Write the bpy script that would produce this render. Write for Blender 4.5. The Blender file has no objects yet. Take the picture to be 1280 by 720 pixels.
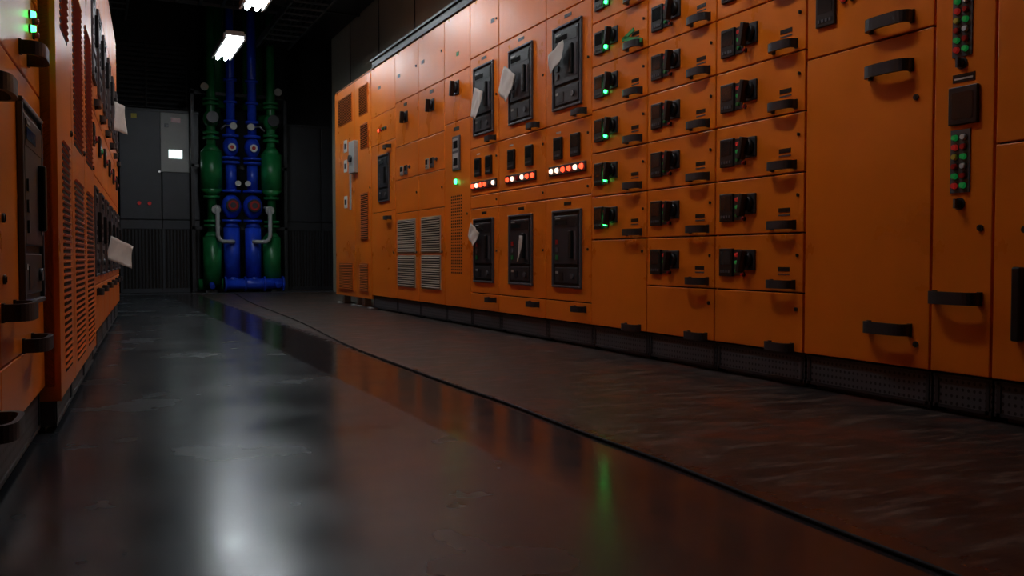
import bpy, bmesh, math, random
from mathutils import Vector, Matrix
random.seed(7)
sc = bpy.context.scene
sc.view_settings.view_transform = 'Standard'
sc.view_settings.look = 'None'

# ------------------------------------------------------------ materials
def new_mat(name):
    m = bpy.data.materials.new(name); m.use_nodes = True
    nt = m.node_tree
    return m, nt, nt.nodes['Principled BSDF']

def mat(name, col, rough=0.5, metal=0.0, var=0.0, vscale=4.0, bump=0.0, bscale=200.0, emit=None, estr=0.0, rvar=0.0):
    m, nt, b = new_mat(name)
    N, L = nt.nodes, nt.links
    b.inputs['Base Color'].default_value = (*col, 1)
    b.inputs['Roughness'].default_value = rough
    b.inputs['Metallic'].default_value = metal
    tc = N.new('ShaderNodeTexCoord')
    nz = N.new('ShaderNodeTexNoise'); nz.inputs['Scale'].default_value = vscale; nz.inputs['Detail'].default_value = 5
    L.new(tc.outputs['Object'], nz.inputs['Vector'])
    if var > 0:
        r = N.new('ShaderNodeValToRGB')
        r.color_ramp.elements[0].position = .3; r.color_ramp.elements[1].position = .7
        r.color_ramp.elements[0].color = (*[c*(1-var) for c in col], 1)
        r.color_ramp.elements[1].color = (*[min(1, c*(1+var)) for c in col], 1)
        L.new(nz.outputs['Fac'], r.inputs['Fac']); L.new(r.outputs['Color'], b.inputs['Base Color'])
    if rvar > 0:
        mr = N.new('ShaderNodeMapRange')
        mr.inputs['To Min'].default_value = max(.03, rough-rvar); mr.inputs['To Max'].default_value = rough+rvar
        mr.inputs['From Min'].default_value = .3; mr.inputs['From Max'].default_value = .7
        L.new(nz.outputs['Fac'], mr.inputs['Value']); L.new(mr.outputs['Result'], b.inputs['Roughness'])
    if bump > 0:
        n2 = N.new('ShaderNodeTexNoise'); n2.inputs['Scale'].default_value = bscale; n2.inputs['Detail'].default_value = 2
        bp = N.new('ShaderNodeBump'); bp.inputs['Strength'].default_value = bump; bp.inputs['Distance'].default_value = .002
        L.new(tc.outputs['Object'], n2.inputs['Vector']); L.new(n2.outputs['Fac'], bp.inputs['Height'])
        L.new(bp.outputs['Normal'], b.inputs['Normal'])
    if emit:
        b.inputs['Emission Color'].default_value = (*emit, 1)
        b.inputs['Emission Strength'].default_value = estr
    return m

M = {}
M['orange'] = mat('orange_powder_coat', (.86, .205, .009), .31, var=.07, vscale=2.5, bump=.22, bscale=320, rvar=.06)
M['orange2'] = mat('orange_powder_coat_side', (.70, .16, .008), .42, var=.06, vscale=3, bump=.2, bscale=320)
M['black'] = mat('black_plastic', (.010, .010, .011), .38, bump=.1)
M['dgray'] = mat('dark_gray_plastic', (.028, .028, .032), .42, bump=.15)
M['mgray'] = mat('mid_gray_plastic', (.09, .09, .10), .45, bump=.1)
M['inner'] = mat('cabinet_shadow_gap', (.012, .006, .004), .8)
M['screen'] = mat('lcd_glass', (.02, .022, .022), .12)
M['lgray'] = mat('light_gray_plastic', (.42, .42, .40), .45, var=.05)
M['beigevent'] = mat('beige_vent_grille', (.48, .40, .28), .5, var=.08)
M['white'] = mat('white_label', (.72, .71, .68), .55)
M['paper'] = mat('paper', (.68, .64, .58), .85, var=.05)
M['steel'] = mat('brushed_steel', (.5, .5, .5), .3, 1.0)
M['redbtn'] = mat('red_button', (.45, .015, .012), .3)
M['grnbtn'] = mat('green_button', (.02, .22, .05), .3)
M['greentape'] = mat('green_tape', (.03, .35, .08), .5)
M['ledgreen'] = mat('green_led', (.02, .5, .08), .3, emit=(.03, 1, .15), estr=10)
M['leddimg'] = mat('dim_green_led', (.02, .3, .06), .3, emit=(.03, 1, .2), estr=.05)
M['leddimr'] = mat('dim_red_led', (.4, .02, .02), .3, emit=(1, .04, .03), estr=.08)
M['ledred'] = mat('red_led', (.5, .02, .01), .3, emit=(1, .06, .02), estr=3)
M['ledwhite'] = mat('warm_white_led', (.8, .6, .5), .3, emit=(1, .62, .45), estr=2.2)
M['blue'] = mat('blue_pipe_paint', (.014, .060, .62), .3, var=.2, vscale=6)
M['green'] = mat('green_pipe_paint', (.010, .17, .045), .35, var=.2, vscale=6)
M['pipewhite'] = mat('white_insulation', (.45, .45, .45), .6)
M['cabgray'] = mat('gray_cabinet_paint', (.040, .044, .053), .45, var=.1)
M['cabdark'] = mat('dark_cabinet_paint', (.014, .015, .018), .5, var=.1)
M['wallbeige'] = mat('beige_wall_paint', (.46, .45, .36), .75, var=.08, vscale=1.5, bump=.3, bscale=60)
M['walldark'] = mat('dark_wall_paint', (.024, .024, .026), .8, var=.15, vscale=1.5, bump=.3, bscale=60)
M['ceil'] = mat('dark_ceiling_concrete', (.04, .04, .04), .85, var=.2, vscale=1.2, bump=.3, bscale=40)
M['blacksteel'] = mat('black_steel', (.025, .025, .028), .45, .2)
M['traysteel'] = mat('galvanised_tray', (.11, .11, .115), .45, .5)
M['cable'] = mat('black_rubber', (.004, .004, .0045), .75)
M['tube'] = mat('lit_led_tube', (.9, .95, 1), .4, emit=(.88, .96, 1.0), estr=38)
M['tubefill'] = mat('added_fill_tube', (.9, .95, 1), .4, emit=(.95, .96, 1.0), estr=28)  # for the added fill lamps out of view
M['fixture'] = mat('fixture_enamel', (.6, .6, .6), .4)
M['panelscreen'] = mat('lit_lcd_screen', (.5, .6, .6), .3, emit=(.75, .95, .95), estr=2.2)
M['yellow'] = mat('yellow_sticker', (.6, .5, .05), .5)

def perforated():
    m, nt, b = new_mat('perforated_black_plinth')
    N, L = nt.nodes, nt.links
    tc = N.new('ShaderNodeTexCoord'); sp = N.new('ShaderNodeSeparateXYZ'); L.new(tc.outputs['Object'], sp.inputs[0])
    def mth(op, a, b2=None, v=None):
        n = N.new('ShaderNodeMath'); n.operation = op
        L.new(a, n.inputs[0])
        if b2 is not None: L.new(b2, n.inputs[1])
        if v is not None: n.inputs[1].default_value = v
        return n.outputs[0]
    def cell(o, s):
        x = mth('MULTIPLY', o, v=1/s); x = mth('FRACT', x); x = mth('SUBTRACT', x, v=.5); return mth('POWER', mth('ABSOLUTE', x), v=2)
    d = mth('ADD', cell(sp.outputs['X'], .022), cell(sp.outputs['Z'], .026))
    hole = mth('LESS_THAN', d, v=.05)
    mx = N.new('ShaderNodeMix'); mx.data_type = 'RGBA'
    mx.inputs['A'].default_value = (.07, .07, .078, 1); mx.inputs['B'].default_value = (.004, .004, .004, 1)
    L.new(hole, mx.inputs['Factor']); L.new(mx.outputs['Result'], b.inputs['Base Color'])
    b.inputs['Roughness'].default_value = .5
    return m
M['plinth'] = perforated()

def floor_mat():
    m, nt, b = new_mat('worn_epoxy_floor')
    N, L = nt.nodes, nt.links
    tc = N.new('ShaderNodeTexCoord'); sp = N.new('ShaderNodeSeparateXYZ'); L.new(tc.outputs['Object'], sp.inputs[0])
    def noise(scale, detail, rough=.6, dist=0, stretch=None, rot=.5):
        n = N.new('ShaderNodeTexNoise'); n.inputs['Scale'].default_value = scale; n.inputs['Detail'].default_value = detail
        n.inputs['Roughness'].default_value = rough; n.inputs['Distortion'].default_value = dist
        if stretch:
            mp = N.new('ShaderNodeMapping'); mp.inputs['Scale'].default_value = stretch; mp.inputs['Rotation'].default_value = (0, 0, rot)
            L.new(tc.outputs['Object'], mp.inputs['Vector']); L.new(mp.outputs[0], n.inputs['Vector'])
        else: L.new(tc.outputs['Object'], n.inputs['Vector'])
        return n.outputs['Fac']
    def mr(v, a, b2, c, d):
        n = N.new('ShaderNodeMapRange'); L.new(v, n.inputs['Value'])
        for k, x in zip(('From Min', 'From Max', 'To Min', 'To Max'), (a, b2, c, d)): n.inputs[k].default_value = x
        return n.outputs['Result']
    def mixc(f, A, B):
        n = N.new('ShaderNodeMix'); n.data_type = 'RGBA'; L.new(f, n.inputs['Factor'])
        for k, x in (('A', A), ('B', B)):
            if isinstance(x, tuple): n.inputs[k].default_value = (*x, 1)
            else: L.new(x, n.inputs[k])
        return n.outputs['Result']
    def mixf(f, A, B):
        n = N.new('ShaderNodeMix'); n.data_type = 'FLOAT'; L.new(f, n.inputs['Factor'])
        L.new(A, n.inputs['A']); L.new(B, n.inputs['B']); return n.outputs['Result']
    big = noise(1.3, 4, .5, 0); med = noise(5, 8, .65, 0); fine = noise(38, 5, .7)
    scr = noise(4, 9, .72, .2, (1, 5, 1)); soft = noise(2.2, 4, .5, 0); blot = noise(2.6, 10, .72, 0)
    walk = mixc(mr(big, .3, .7, 0, 1), (.016, .020, .024), (.034, .040, .046))
    walk = mixc(mr(blot, .5, .75, 0, .5), walk, (.030, .020, .016))
    mid = mixc(mr(blot, .48, .66, 0, .8), (.034, .033, .036), (.045, .019, .014))
    brown = mixc(mr(med, .40, .62, 0, 1), (.012, .0105, .010), (.045, .033, .027))
    brown = mixc(mr(scr, .52, .64, 0, .8), brown, (.19, .135, .105))
    brown = mixc(mr(blot, .52, .60, 0, .75), brown, (.125, .036, .020))
    edge = N.new('ShaderNodeMath'); edge.operation = 'MULTIPLY_ADD'
    L.new(fine, edge.inputs[0]); edge.inputs[1].default_value = .03; L.new(sp.outputs['X'], edge.inputs[2])
    zone = mr(edge.outputs[0], 1.0, 1.03, 0, 1)
    zone2 = mr(edge.outputs[0], 1.36, 1.5, 0, 1)
    col = mixc(zone, walk, mixc(zone2, mid, brown))
    L.new(col, b.inputs['Base Color'])
    r1 = mr(soft, .1, .9, .13, .36); r2 = mr(med, .2, .8, .07, .22); r3 = mr(scr, .25, .75, .24, .58)
    rr = mixf(zone2, mixf(zone, r1, r2), r3)
    L.new(rr, b.inputs['Roughness'])
    bp = N.new('ShaderNodeBump'); bp.inputs['Strength'].default_value = .08; bp.inputs['Distance'].default_value = .003
    L.new(med, bp.inputs['Height']); L.new(bp.outputs['Normal'], b.inputs['Normal'])
    b.inputs['IOR'].default_value = 1.42
    return m
M['floor'] = floor_mat()

# ------------------------------------------------------------ mesh builder
class MB:
    def __init__(s): s.bm = bmesh.new(); s.mats = []
    def mi(s, k):
        if k not in s.mats: s.mats.append(k)
        return s.mats.index(k)
    def box(s, x0, x1, y0, y1, z0, z1, k, bev=0.0, T=None):
        vs = [Vector((x, y, z)) for x in (x0, x1) for y in (y0, y1) for z in (z0, z1)]
        if T is not None: vs = [T @ v for v in vs]
        vs = [s.bm.verts.new(v) for v in vs]
        idx = [(0, 1, 3, 2), (4, 6, 7, 5), (0, 4, 5, 1), (2, 3, 7, 6), (0, 2, 6, 4), (1, 5, 7, 3)]
        fs = [s.bm.faces.new([vs[i] for i in f]) for f in idx]
        m = s.mi(k)
        for f in fs: f.material_index = m
        if bev > 0:
            es = list({e for f in fs for e in f.edges})
            r = bmesh.ops.bevel(s.bm, geom=es, offset=bev, segments=2, affect='EDGES', profile=.5)
            for f in r['faces']: f.material_index = m
    def cyl(s, c, ax, r, h, k, seg=16, r2=None, smooth=True):
        """c = centre of base, extends h along axis"""
        r2 = r if r2 is None else r2
        ax = Vector(ax).normalized(); c = Vector(c)
        q = Vector((0, 0, 1)).rotation_difference(ax)
        m = s.mi(k); A = []; B = []
        for i in range(seg):
            a = 2*math.pi*i/seg; d = Vector((math.cos(a), math.sin(a), 0))
            A.append(s.bm.verts.new(c + q @ (d*r))); B.append(s.bm.verts.new(c + q @ (d*r2 + Vector((0, 0, h)))))
        for i in range(seg):
            j = (i+1) % seg
            f = s.bm.faces.new([A[i], A[j], B[j], B[i]]); f.material_index = m; f.smooth = smooth
        f = s.bm.faces.new(A[::-1]); f.material_index = m
        f = s.bm.faces.new(B); f.material_index = m
    def ball(s, c, r, k, sz=1.0):
        r_ = bmesh.ops.create_uvsphere(s.bm, u_segments=14, v_segments=8, radius=r, matrix=Matrix.Translation(c) @ Matrix.Diagonal((1, 1, sz, 1)))
        m = s.mi(k)
        for f in {f for v in r_['verts'] for f in v.link_faces}: f.material_index = m; f.smooth = True
    def tube(s, pts, r, k, seg=10):
        pts = [Vector(p) for p in pts]; m = s.mi(k); rings = []
        for i, p in enumerate(pts):
            d = (pts[min(i+1, len(pts)-1)] - pts[max(i-1, 0)]).normalized()
            q = Vector((0, 0, 1)).rotation_difference(d)
            rings.append([s.bm.verts.new(p + q @ Vector((r*math.cos(2*math.pi*j/seg), r*math.sin(2*math.pi*j/seg), 0))) for j in range(seg)])
        for A, B in zip(rings, rings[1:]):
            best = min(range(seg), key=lambda o: sum((A[j].co - B[(j+o) % seg].co).length for j in range(0, seg, 3)))
            for j in range(seg):
                f = s.bm.faces.new([A[j], A[(j+1) % seg], B[(j+1+best) % seg], B[(j+best) % seg]]); f.material_index = m; f.smooth = True
        f = s.bm.faces.new(rings[0][::-1]); f.material_index = m
        f = s.bm.faces.new(rings[-1]); f.material_index = m
    def handle(s, x, z, w=.17, out=.05, h=.036, k='dgray', y0=0.0):
        """curved D-shaped pull; x,z centre; leaves the door at y0, bows outward (-y)"""
        n = 14; th = .012; m = s.mi(k); O = []; I = []
        for i in range(n+1):
            a = math.pi*i/n
            c = -math.cos(a); sn = math.sin(a)
            px = math.copysign(abs(c)**.6, c)*w/2; py = -(sn**.55)*out
            ix = math.copysign(abs(c)**.6, c)*(w/2-th); iy = -(sn**.55)*(out-th)
            O.append((px, py)); I.append((ix, iy))
        def ring(p, q):
            return [s.bm.verts.new((x+p[0], y0+p[1], z-h/2)), s.bm.verts.new((x+p[0], y0+p[1], z+h/2)),
                    s.bm.verts.new((x+q[0], y0+q[1], z+h/2)), s.bm.verts.new((x+q[0], y0+q[1], z-h/2))]
        R = [ring(p, q) for p, q in zip(O, I)]
        for A, B in zip(R, R[1:]):
            for j in range(4):
                f = s.bm.faces.new([A[j], B[j], B[(j+1) % 4], A[(j+1) % 4]]); f.material_index = m
        for r_ in (R[0], R[-1][::-1]):
            f = s.bm.faces.new(r_); f.material_index = m
        s.box(x-w/2-.002, x-w/2+.016, y0-.006, y0, z-h/2-.002, z+h/2+.002, k)
        s.box(x+w/2-.016, x+w/2+.002, y0-.006, y0, z-h/2-.002, z+h/2+.002, k)
    def obj(s, name, loc=(0, 0, 0), rz=0.0, parent=None):
        bmesh.ops.recalc_face_normals(s.bm, faces=s.bm.faces)
        me = bpy.data.meshes.new(name); s.bm.to_mesh(me); s.bm.free()
        for k in s.mats: me.materials.append(M[k])
        o = bpy.data.objects.new(name, me); o.location = loc; o.rotation_euler = (0, 0, rz)
        bpy.context.collection.objects.link(o)
        if parent: o.parent = parent
        return o

D = .02   # door thickness, door front at y = 0
TOP = 2.53
def body(b, w, z0=.145, top=TOP, depth=.78, plinth=True, k='orange2'):
    b.box(0.0, w, D, depth, z0, top, 'inner')
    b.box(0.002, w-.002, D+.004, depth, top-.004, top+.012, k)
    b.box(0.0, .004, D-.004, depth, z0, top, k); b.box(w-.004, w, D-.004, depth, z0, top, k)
    if plinth:
        b.box(.004, w-.004, .018, depth, .02, z0-.006, 'plinth')
        b.box(.03, w-.03, .05, depth, 0, .02, 'black')
        b.box(.004, w-.004, .014, .03, z0-.018, z0-.008, 'dgray')
        b.box(.004, w-.004, .014, .03, .02, .032, 'dgray')
        for x in (.012, w-.026): b.box(x, x+.014, .014, .03, .02, z0-.01, 'dgray')
def door(b, w, z0, z1, x0=0.0, k='orange', lock=None):
    b.box(x0+.0035, x0+w-.0035, 0, D, z0+.003, z1-.003, k, bev=.0035)
def keyhole(b, x, z, r=.011):
    b.cyl((x, 0, z), (0, -1, 0), r, .006, 'dgray', 12); b.box(x-.003, x+.003, -.008, -.005, z-.007, z+.007, 'black')
def breaker(b, x, z0, z1, w=.34, alt=0):
    """withdrawable air circuit breaker front, set nearly flush in the door"""
    x0, x1 = x-w/2, x+w/2; h = z1-z0; fr = .014
    for a in ((x0, x1, z0, z0+fr), (x0, x1, z1-fr, z1), (x0, x0+fr, z0+fr, z1-fr), (x1-fr, x1, z0+fr, z1-fr)):
        b.box(a[0], a[1], -.016, 0, a[2], a[3], 'mgray', bev=.003)
    b.box(x0+fr-.002, x1-fr+.002, -.004, 0, z0+fr-.002, z1-fr+.002, 'black')
    b.box(x0+.035, x1-.035, -.015, -.002, z0+h*.30, z1-.035, 'dgray', bev=.004)
    b.box(x0+.048, x1-.048, -.017, -.012, z1-h*.22, z1-.05, 'black')
    b.box(x0+.055, x0+w*.55, -.0185, -.015, z1-h*.19, z1-h*.13, 'screen')
    b.box(x0+.06, x0+.12, -.019, -.016, z1-h*.115, z1-h*.10, 'lgray')
    for i in range(3):
        b.box(x0+.06, x0+.09, -.020, -.013, z0+h*(.36+.1*i), z0+h*(.42+.1*i), ('grnbtn', 'mgray', 'redbtn')[i] if alt else 'mgray')
    b.box(x1-.125, x1-.09, -.034, -.013, z0+h*.38, z1-h*.27, 'black', bev=.006)     # charging lever
    b.box(x1-.075, x1-.05, -.018, -.013, z0+h*.36, z1-h*.28, 'mgray')
    b.box(x0+.04, x1-.04, -.012, -.002, z0+.03, z0+h*.26, 'dgray', bev=.003)
    b.box(x0+.1, x0+.15, -.014, -.011, z0+.045, z0+h*.2, 'black')
    b.cyl((x1-.1, -.011, z0+h*.15), (0, -1, 0), .018, .010, 'mgray', 14)
    b.box(x0+.05, x0+.085, -.0135, -.01, z0+h*.18, z0+h*.21, 'lgray')
    for sx in (x0+.007, x1-.007):
        for sz in (z0+.007, z1-.007): b.cyl((sx, -.016, sz), (0, -1, 0), .004, .002, 'steel', 8)
def meter(b, x, z, w=.09, h=.12, k='black'):
    b.box(x-w/2, x+w/2, -.014, 0, z-h/2, z+h/2, k, bev=.003)
    b.box(x-w*.38, x+w*.38, -.0155, -.01, z-h*.1, z+h*.4, 'screen')
    for i in range(4): b.box(x-w*.36+i*w*.2, x-w*.36+i*w*.2+w*.12, -.017, -.013, z-h*.38, z-h*.28, 'mgray')
def knob(b, x, z, r=.045):
    """rotary disconnect handle"""
    b.box(x-r, x+r, -.01, 0, z-r, z+r, 'dgray', bev=.003)
    b.cyl((x, -.01, z), (0, -1, 0), r*.8, .02, 'black', 20, r2=r*.72)
    T = Matrix.Translation((x, -.04, z)) @ Matrix.Rotation(math.radians(12), 4, 'Y')
    b.box(-r*.28, r*.28, -.022, .012, -r*1.25, r*.95, 'black', bev=.004, T=T)
    b.box(x-r*.8, x-r*.4, -.0115, -.009, z+r*.7, z+r*.9, 'lgray')
def pilot(b, x, z, k, r=.011):
    b.cyl((x, 0, z), (0, -1, 0), r*1.3, .005, 'dgray', 14); b.cyl((x, -.005, z), (0, -1, 0), r, .012, k, 14, r2=r*.8)
def sticker(b, x, z, w=.05, h=.016, k='black'): b.box(x-w/2, x+w/2, -.002, 0, z-h/2, z+h/2, k)
def unit(b, z, lit=False, x=.05):
    """motor starter drawer controls"""
    meter(b, x+.05, z, .095, .13)
    b.box(x+.10, x+.15, -.006, 0, z-.06, z+.06, 'dgray')
    pilot(b, x+.125, z+.035, 'leddimr', .011)
    pilot(b, x+.125, z, 'ledgreen' if lit else 'leddimg', .015 if lit else .010)
    pilot(b, x+.125, z-.038, 'ledgreen' if lit else 'grnbtn', .012 if lit else .010)
    knob(b, x+.20, z+.012, .046)
    if not lit: pilot(b, x+.165, z-.055, 'redbtn', .008)

RR = -math.pi/2
def right(b, yfar, name='switchgear_cabinet', front=2.70): return b.obj(name, (front, yfar, 0), RR)

def slats(b, x0, x1, z0, z1, k, n, deep=.012):
    b.box(x0-.012, x1+.012, -.008, 0, z0-.012, z1+.012, k, bev=.002)
    b.box(x0, x1, -.0095, -.004, z0, z1, 'inner')
    for i in range(n):
        z = z0+(i+.5)*(z1-z0)/n
        T = Matrix.Translation((0, -.012, z)) @ Matrix.Rotation(math.radians(35), 4, 'X')
        b.box(x0, x1, -deep*.6, deep*.6, -.0025, .0025, k, T=T)

# ============ right row, far to near ============
def enclosure():
    w = 1.53; b = MB()
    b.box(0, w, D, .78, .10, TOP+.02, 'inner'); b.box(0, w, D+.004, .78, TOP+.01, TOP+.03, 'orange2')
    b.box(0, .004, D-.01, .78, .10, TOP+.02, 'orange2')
    for a in (0, .9):
        ww = .9 if a == 0 else .63
        b_w = ww
        door(b, b_w, .10, TOP, a)
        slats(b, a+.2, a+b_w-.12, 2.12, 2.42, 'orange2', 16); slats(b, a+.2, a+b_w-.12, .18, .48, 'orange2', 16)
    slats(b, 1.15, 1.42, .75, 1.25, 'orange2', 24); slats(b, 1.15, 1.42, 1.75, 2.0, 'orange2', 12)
    for x in (.12, .75, 1.0, 1.42):
        b.box(x-.04, x+.04, .06, .14, 0, .10, 'lgray'); b.box(x-.07, x+.07, -.0, .18, 0, .012, 'lgray')
    b.box(.80, 1.02, -.05, 0, 1.50, 1.86, 'lgray', bev=.006); b.cyl((.91, -.05, 1.66), (0, -1, 0), .04, .03, 'dgray', 16)
    for z in (1.85, 1.62, 1.20): b.box(.42, .56, -.004, 0, z-.07, z+.07, 'white'); b.box(.45, .53, -.006, -.003, z-.03, z+.03, 'dgray')
    b.box(.66, .74, -.004, 0, 1.1, 1.5, 'lgray'); keyhole(b, .86, 1.3); keyhole(b, 1.48, 1.3)
    return right(b, 10.67, 'ventilated_cabinet')
enclosure()

def colA2():
    w = .82; b = MB(); body(b, w)
    for z0, z1 in ((.145, 1.02), (1.02, 1.72), (1.72, 2.02), (2.02, TOP)): door(b, w, z0, z1)
    breaker(b, .45, 1.12, 1.60, .36)
    for i, k in enumerate(('ledred', 'leddimr', 'grnbtn', 'mgray')): pilot(b, .28+i*.08, 1.86, k, .016)
    sticker(b, .3, 2.3, .08, .03); keyhole(b, .76, .6); b.handle(.6, 1.66); b.handle(.6, .95)
    return right(b, 9.13)
colA2()
def colA34(yf, w, kx):
    b = MB(); body(b, w)
    for z0, z1 in ((.145, .98), (.98, 1.30), (1.30, 1.62), (1.62, 2.05), (2.05, TOP)): door(b, w, z0, z1)
    slats(b, .09, w-.1, .28, .56, 'beigevent', 14); slats(b, .09, w-.1, .60, .90, 'beigevent', 15)
    meter(b, kx-.12, 1.38, .07, .09, 'lgray'); meter(b, kx, 1.38, .07, .09, 'mgray'); pilot(b, kx+.1, 1.40, 'mgray', .014)
    knob(b, kx, 1.88, .05); sticker(b, kx-.02, 2.0, .09, .03, 'black'); sticker(b, .12, 2.3, .07, .03, 'mgray')
    keyhole(b, w-.06, .6); keyhole(b, w-.06, 1.15); keyhole(b, w-.06, 2.3)
    return right(b, yf)
colA34(8.31, .68, .33); colA34(7.63, .65, .36)
def colA5():
    w = .56; b = MB(); body(b, w)
    for z0, z1 in ((.145, 1.66), (1.66, 2.05), (2.05, TOP)): door(b, w, z0, z1)
    for i in range(26):
        for j in range(6): b.box(.15+j*.042, .175+j*.042, -.0015, .001, .42+i*.025, .432+i*.025, 'inner')
    b.box(.20, .36, -.012, 0, 1.26, 1.54, 'mgray', bev=.003); b.box(.22, .34, -.014, -.01, 1.42, 1.52, 'lgray'); b.box(.22, .34, -.014, -.01, 1.28, 1.40, 'lgray')
    b.box(.235, .325, -.016, -.013, 1.44, 1.50, 'screen'); b.box(.235, .325, -.016, -.013, 1.30, 1.36, 'screen')
    pilot(b, .27, 1.17, 'ledgreen', .022); sticker(b, .27, 1.6, .12, .03)
    knob(b, .28, 1.93, .055); keyhole(b, .5, .9); sticker(b, .3, 2.2, .05, .03, 'greentape')
    return right(b, 6.98)
colA5()
def colB(yf, w, red):
    b = MB(); body(b, w)
    for z0, z1 in ((.145, .275), (.275, .93), (.93, 1.03), (1.03, 1.40), (1.40, 2.10), (2.10, TOP)): door(b, w, z0, z1)
    breaker(b, w*.5, 1.485, 2.01, .37); breaker(b, w*.5, .36, .85, .37, 1)
    meter(b, w*.30, 1.245, .11, .14); meter(b, w*.68, 1.245, .11, .14)
    for q in range(4): b.box(w*.25+q*.016, w*.25+q*.016+.008, -.003, 0, 1.34, 1.352, 'white')
    b.box(w*.5-.235, w*.5+.235, -.012, 0, 1.075, 1.135, 'dgray', bev=.003)
    for i in range(6):
        k = red[i % len(red)]
        b.cyl((w*.5-.195+i*.078, -.012, 1.105), (0, -1, 0), .018, .012, k, 14, r2=.014)
    b.handle(w*.78, 1.435, .14); b.handle(w*.78, .235, .14)
    for z in (.6, .98, 1.3, 1.75, 2.3): keyhole(b, w-.04, z, .008)
    sticker(b, w*.5, 2.06, .09, .02); sticker(b, w*.5, .89, .09, .02); sticker(b, w*.8, 2.3, .06, .03, 'mgray')
    return right(b, yf)
colB(6.42, .54, ['ledred', 'ledwhite', 'ledred', 'ledred', 'mgray', 'ledwhite'])
colB(5.88, .74, ['ledred', 'ledwhite', 'redbtn', 'ledwhite', 'ledred', 'ledred'])
colB(5.14, .585, ['ledwhite', 'ledwhite', 'ledred', 'ledred', 'ledwhite', 'ledred'])

def colC(yf, w, zbot, lit):
    b = MB(); body(b, w)
    door(b, w, .145, zbot); b.handle(w*.78, .165, .15); keyhole(b, w-.04, zbot-.07, .009)
    z = zbot; i = 0
    while z < TOP-.03:
        z1 = min(z+.255, TOP); door(b, w, z, z1)
        if z1-z > .2:
            unit(b, z+.128, lit, .045)
            b.handle(w*.79, z+.035, .15)
            sticker(b, w*.80, z+.10, .07, .018); sticker(b, w*.8, z+.078, .07, .006, 'mgray')
            keyhole(b, w-.035, z+.16, .007)
        z = z1; i += 1
    return right(b, yf)
colC(4.555, .582, .655, True); colC(3.97, .572, .40, False); colC(3.397, .585, .40, False)

def colD():
    w = .617; b = MB(); body(b, w)
    door(b, w, .145, 1.37); door(b, w, 1.37, 1.95); door(b, w, 1.95, TOP)
    for x, z in ((.43, 1.25), (.44, .285), (.43, 1.425)): b.handle(x, z, .20, .055, .044)
    keyhole(b, .545, 1.13); keyhole(b, .56, .235)
    meter(b, .11, 1.55, .10, .13)
    for i in range(4): pilot(b, .2+i*.045, 1.57, ('leddimr', 'leddimg', 'redbtn', 'mgray')[i], .013)
    knob(b, .45, 1.62, .05); meter(b, .3, 2.2, .1, .1)
    return right(b, 2.807)
colD()
def colE():
    w = .235; b = MB(); body(b, w)
    door(b, w, .145, TOP)
    x = .118
    def block(z0, n):
        b.box(x-.045, x+.03, -.004, 0, z0-.012, z0+n*.033+.006, 'mgray')
        for i in range(n):
            pilot(b, x-.025, z0+.012+i*.033, ('leddimr', 'leddimg', 'redbtn', 'yellow')[i % 4], .011)
            pilot(b, x+.008, z0+.012+i*.033, ('leddimg', 'redbtn', 'white')[i % 3], .011)
    block(.785, 6); block(1.25, 7)
    b.box(x-.05, x+.06, -.014, 0, 1.005, 1.135, 'black', bev=.003); b.box(x-.035, x+.045, -.0155, -.01, 1.025, 1.115, 'screen')
    sticker(b, x, 1.165, .085, .028); b.box(x-.035, x+.035, -.003, 0, 1.16, 1.166, 'white')
    for z in (.735, 1.215): pilot(b, x-.008, z, 'black', .016); b.box(x-.012, x-.004, -.03, -.01, z-.016, z+.016, 'mgray')
    b.handle(.105, .41, .19, .055, .044); keyhole(b, .19, .65)
    return right(b, 2.188)
colE()
def colF(yf, w=.6):
    b = MB(); body(b, w)
    door(b, w, .145, .925); door(b, w, .925, TOP)
    keyhole(b, .11, .64); b.box(.085, .115, -.03, 0, .28, .52, 'black', bev=.006); b.handle(w*.7, .3, .19); b.handle(w*.7, 1.05, .19); meter(b, w*.5, 1.5, .14, .14); breaker(b, w*.5, 1.7, 2.2, .35)
    return right(b, yf)
colF(1.951); colF(1.349); colF(.747)

# top cable duct on right row
b = MB(); b.box(0, 9.0, .0, .4, TOP+.014, TOP+.085, 'blacksteel', bev=.004); b.box(0, 9.0, -.02, .42, TOP+.08, TOP+.10, 'blacksteel'); b.obj('cable_duct', (2.70, 9.10, 0), RR)

# ============ left row (slightly skewed against the right one) ============
AL = math.atan(.057); LR = math.pi/2 - AL
LO = Vector((-.314, 0, 0)); LU = Vector((math.sin(AL), math.cos(AL), 0)); LW = Vector((math.cos(AL), -math.sin(AL), 0))
def left(b, s, out=0.0, name='switchgear_cabinet'): return b.obj(name, LO + LU*s + LW*out, LR)
def Lc_drawers(s, w, lit=True, zb=.40):
    b = MB(); body(b, w); door(b, w, .145, zb); b.handle(w*.65, .17, .2)
    z = zb
    while z < TOP-.03:
        z1 = min(z+.255, TOP); door(b, w, z, z1)
        if z1-z > .2: unit(b, z+.128, lit, .045); b.handle(w*.78, z+.035, .15)
        z = z1
    return left(b, s)
Lc_drawers(.35, .62, False); Lc_drawers(.97, .62, False)
def LcA():
    w = .66; b = MB(); body(b, w)
    door(b, w, .145, .35); door(b, w, .35, 1.05); door(b, w, 1.05, TOP)
    b.handle(.50, .14+.06, .2, .06, .036); b.handle(.50, .90, .17, .06, .036); keyhole(b, .6, .62)
    breaker(b, .28, .42, .95, .34); unit(b, 1.4, True, .3)
    return left(b, 1.59)
LcA()
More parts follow.
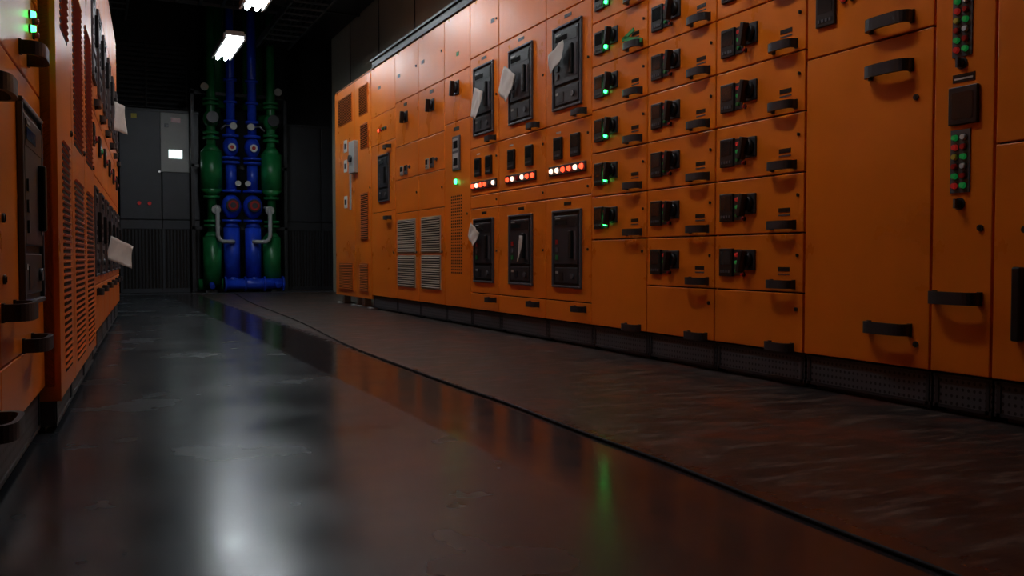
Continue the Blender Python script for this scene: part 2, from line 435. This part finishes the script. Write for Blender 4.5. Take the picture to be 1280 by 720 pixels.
def LcB():
    w = .85; b = MB(); body(b, w)
    for z0, z1 in ((.145, .30), (.30, 1.04), (1.04, 1.30), (1.30, 1.56), (1.56, TOP)): door(b, w, z0, z1)
    breaker(b, .53, .42, .96, .44)
    b.handle(.12, .425, .2, .06, .04); b.handle(.45, .32, .2, .06, .036); b.handle(.48, 1.10, .18, .06, .036)
    keyhole(b, .06, .64); keyhole(b, .06, .5)
    for z in (1.2, 1.24, 1.33, 1.37): pilot(b, .62, z, 'ledgreen', .010); pilot(b, .70, z, 'redbtn', .010)
    meter(b, .5, 1.42, .1, .12); knob(b, .3, 1.42)
    return left(b, 2.25)
LcB()
def louver(b, x0, x1, z0, z1, pitch=.022):
    n = int((z1-z0)/pitch)
    for i in range(n):
        z = z0+i*pitch
        b.box(x0, x1, -.0015, .002, z, z+pitch*.45, 'inner')
        T = Matrix.Translation(((x0+x1)/2, 0, z+pitch*.5)) @ Matrix.Rotation(math.radians(-38), 4, 'X')
        b.box(-(x1-x0)/2, (x1-x0)/2, -.009, .0, -.0008, .0012, 'orange', T=T)
def LvA(s, w, parts):
    b = MB(); body(b, w); b.box(0, .003, 0, .06, .10, TOP, 'orange')
    door(b, w, .10, TOP)
    for p in parts: louver(b, *p)
    keyhole(b, w-.05, 1.0)
    return left(b, s, .045, 'ventilated_cabinet')
LvA(3.10, .56, [(.16, .42, .17, .94), (.16, .42, 1.3, 2.2)])
LvA(3.66, .66, [(.10, .54, .15, .86), (.10, .54, .98, 1.60), (.10, .54, 1.8, 2.3)])
LvA(4.32, .66, [(.10, .54, .15, .86), (.10, .54, .98, 1.60)])
def LcF(s, w, lit):
    b = MB(); body(b, w)
    for z0, z1 in ((.145, .40), (.40, 1.0), (1.0, 1.35), (1.35, 2.1), (2.1, TOP)): door(b, w, z0, z1)
    breaker(b, w*.5, .45, .93, .33); breaker(b, w*.5, 1.5, 2.0, .33); b.handle(w*.75, .36, .14, .035); b.handle(w*.75, 1.4, .14, .035)
    meter(b, w*.3, 1.2, .1, .12); pilot(b, w*.6, 1.2, lit, .016); pilot(b, w*.75, 1.2, 'mgray', .016)
    return left(b, s, .03)
s = 4.99
for i, (w, k) in enumerate([(.6, 'redbtn'), (.6, 'leddimg'), (.7, 'redbtn'), (.7, 'redbtn'), (.7, 'leddimr'), (.7, 'redbtn')]):
    LcF(s, w, k); s += w+.002

# ============ papers hung on the cabinets ============
def paper(p, rz, w, h, tilt, droop=.02, name='paper_tag'):
    bm = bmesh.new(); n = 8; g = []
    for i in range(n+1):
        row = []
        for j in range(n+1):
            u = (i/n-.5)*w; v = -j/n*h
            y = -.010 - droop*(j/n)**2*(.4+.8*i/n) - .005*math.sin(i*1.3+j*.5)
            row.append(bm.verts.new((u, y, v)))
        g.append(row)
    for i in range(n):
        for j in range(n):
            f = bm.faces.new([g[i][j], g[i+1][j], g[i+1][j+1], g[i][j+1]]); f.smooth = True
    me = bpy.data.meshes.new(name); bm.to_mesh(me); bm.free(); me.materials.append(M['paper'])
    o = bpy.data.objects.new(name, me); bpy.context.collection.objects.link(o)
    o.matrix_world = Matrix.Translation(p) @ Matrix.Rotation(rz, 4, 'Z') @ Matrix.Rotation(tilt, 4, 'Y')
    md = o.modifiers.new('sol', 'SOLIDIFY'); md.thickness = .0012
    return o
F = 2.70
paper((F-.036, 6.15, 1.82), RR, .15, .22, .35)
paper((F-.036, 5.60, 1.86), RR, .20, .20, .5)
paper((F-.036, 4.93, 1.87), RR, .20, .13, -.3)
paper((F-.036, 6.22, .78), RR, .17, .12, .5)
paper((F-.036, 5.42, .70), RR, .04, .18, .1)
def LP(s, out, z): q = LO + LU*s + LW*out; q.z = z; return q
paper(LP(7.4, .095, 1.72), LR-.5, .15, .22, .1, .02)
paper(LP(6.52, .125, .66), LR-.8, .20, .16, .35, .03)
b = MB()
T = Matrix.Translation((0, -.016, 0)) @ Matrix.Rotation(.25, 4, 'Y')
b.box(-.09, .09, -.004, .003, -.012, .012, 'greentape', T=T); T = Matrix.Translation((-.05, -.016, .035)) @ Matrix.Rotation(-.3, 4, 'Y')
b.box(-.06, .06, -.004, .003, -.01, .01, 'greentape', T=T); b.obj('green_tape_strip', (F, 4.09, 1.74), RR)

# ============ back of the room ============
def back_cab(x0, x1, y, top, name, k='cabgray', fancy=False):
    w = x1-x0; b = MB()
    b.box(0, w, .02, .7, 0, top, 'inner'); b.box(0, w, .01, .7, top-.02, top+.03, k)
    mid = w*.52
    for a, c in ((0, mid), (mid, w)):
        b.box(a+.006, c-.006, -.01, .02, 1.15, top-.01, k, bev=.006)
        b.box(a+.006, c-.006, 0, .02, 1.0, 1.14, k, bev=.004)
        n = int((c-a)/.05)
        for i in range(n): b.box(a+.02+i*.05, a+.045+i*.05, -.005, .02, .06, 1.0, 'cabdark')
        b.box(a+.006, c-.006, -.008, .02, .0, .06, k)
        b.box(a, a+.03, -.012, .02, 0, 1.02, k)
    if fancy:
        b.box(.60, 1.03, -.03, -.008, 1.90, 2.83, 'lgray', bev=.006)
        b.box(.72, .92, -.036, -.028, 2.12, 2.25, 'panelscreen', bev=.002)
        b.box(.76, .90, -.034, -.028, 2.68, 2.76, 'redbtn'); b.box(.66, .72, -.034, -.028, 2.60, 2.66, 'mgray')
        for x in (.28, .43): b.cyl((x, -.01, 1.40), (0, -1, 0), .028, .03, 'leddimr', 14)
        b.box(.18, .26, -.014, -.01, 2.72, 2.79, 'yellow')
        b.cyl((w*.49, -.01, 1.9), (0, -1, 0), .02, .04, 'steel', 10)
    return b.obj(name, (x0, y, 0), 0)
back_cab(.40, 1.58, 14.95, 2.85, 'electrical_cabinet', 'cabgray', True)
back_cab(2.92, 4.1, 14.95, 2.75, 'electrical_cabinet', 'cabdark')
b = MB()
b.box(0, 1.3, 0, .06, 0, 1.1, 'cabdark')
for i in range(14):
    T = Matrix.Translation((.65, -.02, .05+i*.077)) @ Matrix.Rotation(.6, 4, 'X'); b.box(-.62, .62, -.035, .035, -.006, .006, 'cabgray', T=T)
for x in (0, .64, 1.27): b.box(x, x+.03, -.05, 0, 0, 1.1, 'cabdark')
b.obj('ventilation_louver', (.2, 15.93, 3.05), 0)

# pump manifold
par = bpy.data.objects.new('pipe_manifold', None); bpy.context.collection.objects.link(par); par.location = (2.175, 14.55, 0)
def flange(b, x, z, r, k, y=0): b.cyl((x, y, z-.02), (0, 0, 1), r, .04, k, 20)
def child(b, n): o = b.obj(n); o.parent = par; return o
for sgn, nm in ((-1, 'left'), (1, 'right')):
    x = sgn*.165; b = MB()
    b.cyl((x, 0, .2), (0, 0, 1), .125, .82, 'blue', 24); b.cyl((x, 0, 1.02), (0, 0, 1), .125, .1, 'blue', 24, r2=.09)
    flange(b, x, 1.13, .15, 'blue'); b.ball((x, 0, 1.36), .155, 'blue', 1.25)
    b.cyl((x, -.12, 1.37), (0, -1, 0), .10, .07, 'dgray', 20); b.cyl((x, -.19, 1.37), (0, -1, 0), .075, .02, 'redbtn', 20); b.cyl((x, -.21, 1.37), (0, -1, 0), .045, .006, 'dgray', 20)
    flange(b, x, 1.60, .15, 'blue'); b.cyl((x, 0, 1.6), (0, 0, 1), .085, .45, 'blue', 20)
    flange(b, x, 2.05, .14, 'blue'); flange(b, x, 2.12, .14, 'blue')
    b.ball((x, 0, 2.3), .125, 'blue', 1.3); flange(b, x, 2.47, .13, 'blue')
    b.cyl((x, 0, 2.47), (0, 0, 1), .07, 2.46, 'blue', 20)
    for z in (2.7, 3.0, 3.35): flange(b, x, z, .105, 'blue')
    b.cyl((x-sgn*.03, -.07, 2.62), (0, -1, 0), .055, .04, 'white', 16); b.cyl((x, -.12, 2.28), (0, -1, 0), .06, .04, 'white', 16); b.cyl((x, -.16, 2.28), (0, -1, 0), .03, .005, 'redbtn', 16)
    b.tube([(x, -.08, 2.62), (x+sgn*.1, -.16, 2.62), (x+sgn*.17, -.16, 2.55)], .015, 'steel')
    b.cyl((x-sgn*.09, -.1, 1.72), (0, -1, 0), .045, .03, 'white', 14)
    child(b, 'blue_pump_line_'+nm)
    x = sgn*.46; b = MB()
    b.cyl((x, 0, .12), (0, 0, 1), .14, .75, 'green', 24); b.cyl((x, 0, .87), (0, 0, 1), .14, .08, 'green', 24, r2=.07)
    b.cyl((x, 0, .9), (0, 0, 1), .07, 4.03, 'green', 18)
    for z in (1.05, 1.12, 1.5, 2.42, 2.5, 2.95, 3.02): flange(b, x, z, .125, 'green')
    b.cyl((x, 0, 1.62), (0, 0, 1), .165, .58, 'green', 24); b.cyl((x, 0, 2.2), (0, 0, 1), .165, .12, 'green', 24, r2=.07); b.cyl((x, 0, 1.52), (0, 0, 1), .07, .1, 'green', 24, r2=.165)
    b.ball((x, 0, 2.72), .12, 'green', 1.2)
    b.cyl((x, -.1, 2.72), (0, -1, 0), .012, .12, 'steel', 8); b.cyl((x, -.22, 2.72), (0, -1, 0), .09, .02, 'dgray', 18)
    b.cyl((x+sgn*.1, -.08, 3.2), (0, -1, 0), .06, .03, 'lgray', 16); b.cyl((x-sgn*.05, -.1, 1.3), (0, -1, 0), .07, .04, 'lgray', 16)
    child(b, 'green_line_'+nm)
    b = MB()
    pts = [(sgn*.36, 0, 1.35), (sgn*.40, -.12, 1.32), (sgn*.40, -.2, 1.22), (sgn*.40, -.2, .9), (sgn*.38, -.2, .84), (sgn*.33, -.2, .80), (sgn*.2, -.2, .80), (sgn*.16, -.15, .80), (sgn*.155, -.08, .80)]
    b.tube(pts, .032, 'pipewhite'); child(b, 'bypass_pipe_'+nm)
    b = MB(); b.cyl((sgn*.3, .75, 3.0), (0, 0, 1), .17, 1.94, 'green', 20); b.tube([(sgn*.3, .75, 3.05), (sgn*.3, .72, 2.9), (sgn*.3, .55, 2.82), (sgn*.46, .2, 2.8), (sgn*.46, 0, 2.8)], .08, 'green'); child(b, 'riser_'+nm)
b = MB()
b.cyl((-.3, -.12, .13), (1, 0, 0), .085, .92, 'blue', 20)
for x in (-.3, .0, .3, .59): b.cyl((x, -.12, .13), (1, 0, 0), .12, .03, 'blue', 20)
for x in (-.165, .165): b.tube([(x, -.12, .13), (x, -.06, .2), (x, 0, .28)], .08, 'blue')
b.cyl((-.66, .16, .12), (1, 0, 0), .09, 1.32, 'green', 20)
for x in (-.5, .5): b.tube([(x, -.12, .13), (x, -.25, .13), (x, -.32, .10)], .04, 'blue'); b.box(x-.08, x+.08, -.2, .25, 0, .045, 'blacksteel')
child(b, 'header_pipes')
b = MB()
for z in (1.02, 2.0, 3.15): b.box(-.75, .75, .16, .21, z-.025, z+.025, 'blacksteel')
for x in (-.72, .72): b.box(x-.025, x+.025, .16, .21, 0, 3.2, 'blacksteel')
child(b, 'support_frame')

# ============ room shell ============
def slab(name, x0, x1, y0, y1, z0, z1, k):
    b = MB(); b.box(x0, x1, y0, y1, z0, z1, k); return b.obj(name)
slab('floor', -2.2, 5.2, -4, 16.2, -.1, 0, 'floor')
slab('ceiling', -2.2, 5.2, -4, 16.2, 4.95, 5.05, 'ceil')
slab('wall_back', -2.2, 5.2, 16.0, 16.2, 0, 4.95, 'walldark')
slab('wall_front', -2.2, 5.2, -4.2, -4, 0, 4.95, 'walldark')
slab('wall_left', -2.2, -1.45, -4, 16, 0, 4.95, 'walldark')
b = MB(); b.box(3.52, 5.2, -4, 14.1, 0, 4.95, 'wallbeige')
for i in range(12): b.box(3.512, 3.522, -3+i*1.45, -2.985+i*1.45, 0, 4.95, 'walldark')
b.obj('wall_right')
slab('wall_recess', 5.0, 5.2, 14.1, 16, 0, 4.95, 'walldark')
slab('trim_1', -1.4, 4.9, 14.05, 14.11, 0, .012, 'cabgray')
b = MB(); b.box(3.0, 3.5, -3.9, 14.1, 4.02, 4.5, 'blacksteel', bev=.01)
for i in range(12): b.box(2.985, 3.51, -3+i*1.4, -2.95+i*1.4, 4.0, 4.52, 'dgray')
b.obj('air_duct')
b = MB()
for y in (13.4, 10.4, 7.2, 4.0, .8, -2.4):
    b.box(-1.45, 3.5, y-.08, y+.08, 4.55, 4.57, 'blacksteel'); b.box(-1.45, 3.5, y-.01, y+.01, 4.57, 4.93, 'blacksteel'); b.box(-1.45, 3.5, y-.08, y+.08, 4.93, 4.95, 'blacksteel')
b.obj('ceiling_beams')
for x0, z in ((.0, 3.95), (2.3, 3.75)):
    b = MB()
    b.box(0, .03, -3.9, 13.9, 0, .09, 'traysteel'); b.box(.47, .5, -3.9, 13.9, 0, .09, 'traysteel')
    for i in range(58): b.box(0, .5, -3.8+i*.3, -3.76+i*.3, 0, .02, 'traysteel')
    for j in range(6): b.tube([(.07+j*.07, -3.9+q*1.48, .045+.008*math.sin(q*2+j)) for q in range(13)], .022, 'cable', 6)
    for y in (-2.4, .8, 4.0, 7.2, 10.4, 13.4):
        for x in (.015, .485): b.cyl((x, y, 0), (0, 0, 1), .008, 4.549-z, 'blacksteel', 6)
    b.obj('cable_tray', (x0, 0, z))
# cross ladder tray
b = MB()
b.box(-1.4, 2.95, 0, .03, 0, .10, 'traysteel'); b.box(-1.4, 2.95, .47, .5, 0, .10, 'traysteel')
for i in range(14): b.box(-1.3+i*.3, -1.26+i*.3, 0, .5, 0, .02, 'traysteel')
for j in range(5): b.tube([(-1.4+q*.54, .08+j*.08, .045+.006*math.sin(q*2+j)) for q in range(9)], .022, 'cable', 6)
b.obj('cable_tray', (0, 12.7, 4.1))

# ============ lamps ============
def lamp(x, y, k, z=3.2):
    p = bpy.data.objects.new('pendant_batten_lamp', None); bpy.context.collection.objects.link(p); p.location = (x, y, z)
    b = MB(); b.box(-.11, .11, -.62, .62, .03, .09, 'fixture', bev=.006)
    b.box(-.13, -.105, -.62, .62, -.01, .06, 'fixture'); b.box(.105, .13, -.62, .62, -.01, .06, 'fixture')
    for yy in (-.5, .5): b.cyl((0, yy, .09), (0, 0, 1), .005, 4.95-z-.09, 'blacksteel', 6)
    b.obj('housing').parent = p
    b = MB()
    for xx in (-.05, .05): b.cyl((xx, -.6, .005), (0, 1, 0), .024, 1.2, k, 14)
    b.obj('tubes').parent = p
for x, y, k in ((1.60, 11.75, 'tube'), (1.58, 9.15, 'tube'), (1.56, 6.2, 'tubefill'), (1.54, 3.2, 'tubefill')): lamp(x, y, k)  # nearer two are unseen, added as fill to brighten the near cabinets

# ============ floor cable ============
pts = [(1.95, 13.9), (1.86, 12.6), (1.73, 11.1), (1.66, 9.2), (1.585, 7.32), (1.42, 5.4), (1.40, 4.4), (1.386, 3.45), (1.40, 3.0), (1.37, 2.4), (1.376, 1.94), (1.34, 1.4), (1.33, 1.05), (1.30, .4), (1.32, -.4)]
cu = bpy.data.curves.new('floor_cable', 'CURVE'); cu.dimensions = '3D'; cu.bevel_depth = .005; cu.bevel_resolution = 2
sp = cu.splines.new('NURBS'); sp.points.add(len(pts)-1)
for q, (x, y) in zip(sp.points, pts): q.co = (x, y, .005, 1)
sp.order_u = 3; sp.use_endpoint_u = True; cu.materials.append(M['cable'])
bpy.context.collection.objects.link(bpy.data.objects.new('floor_cable', cu))

# ============ world + camera ============
w = bpy.data.worlds.new('world'); sc.world = w; w.use_nodes = True
w.node_tree.nodes['Background'].inputs[0].default_value = (.02, .025, .03, 1); w.node_tree.nodes['Background'].inputs[1].default_value = .3
cam = bpy.data.cameras.new('camera'); cam.lens = 1100/1280*36; cam.sensor_width = 36; cam.clip_start = .02
co = bpy.data.objects.new('camera', cam); bpy.context.collection.objects.link(co)
co.location = (0, 0, .55); co.rotation_euler = (math.radians(90-1.98), 0, -math.radians(25.51)); sc.camera = co
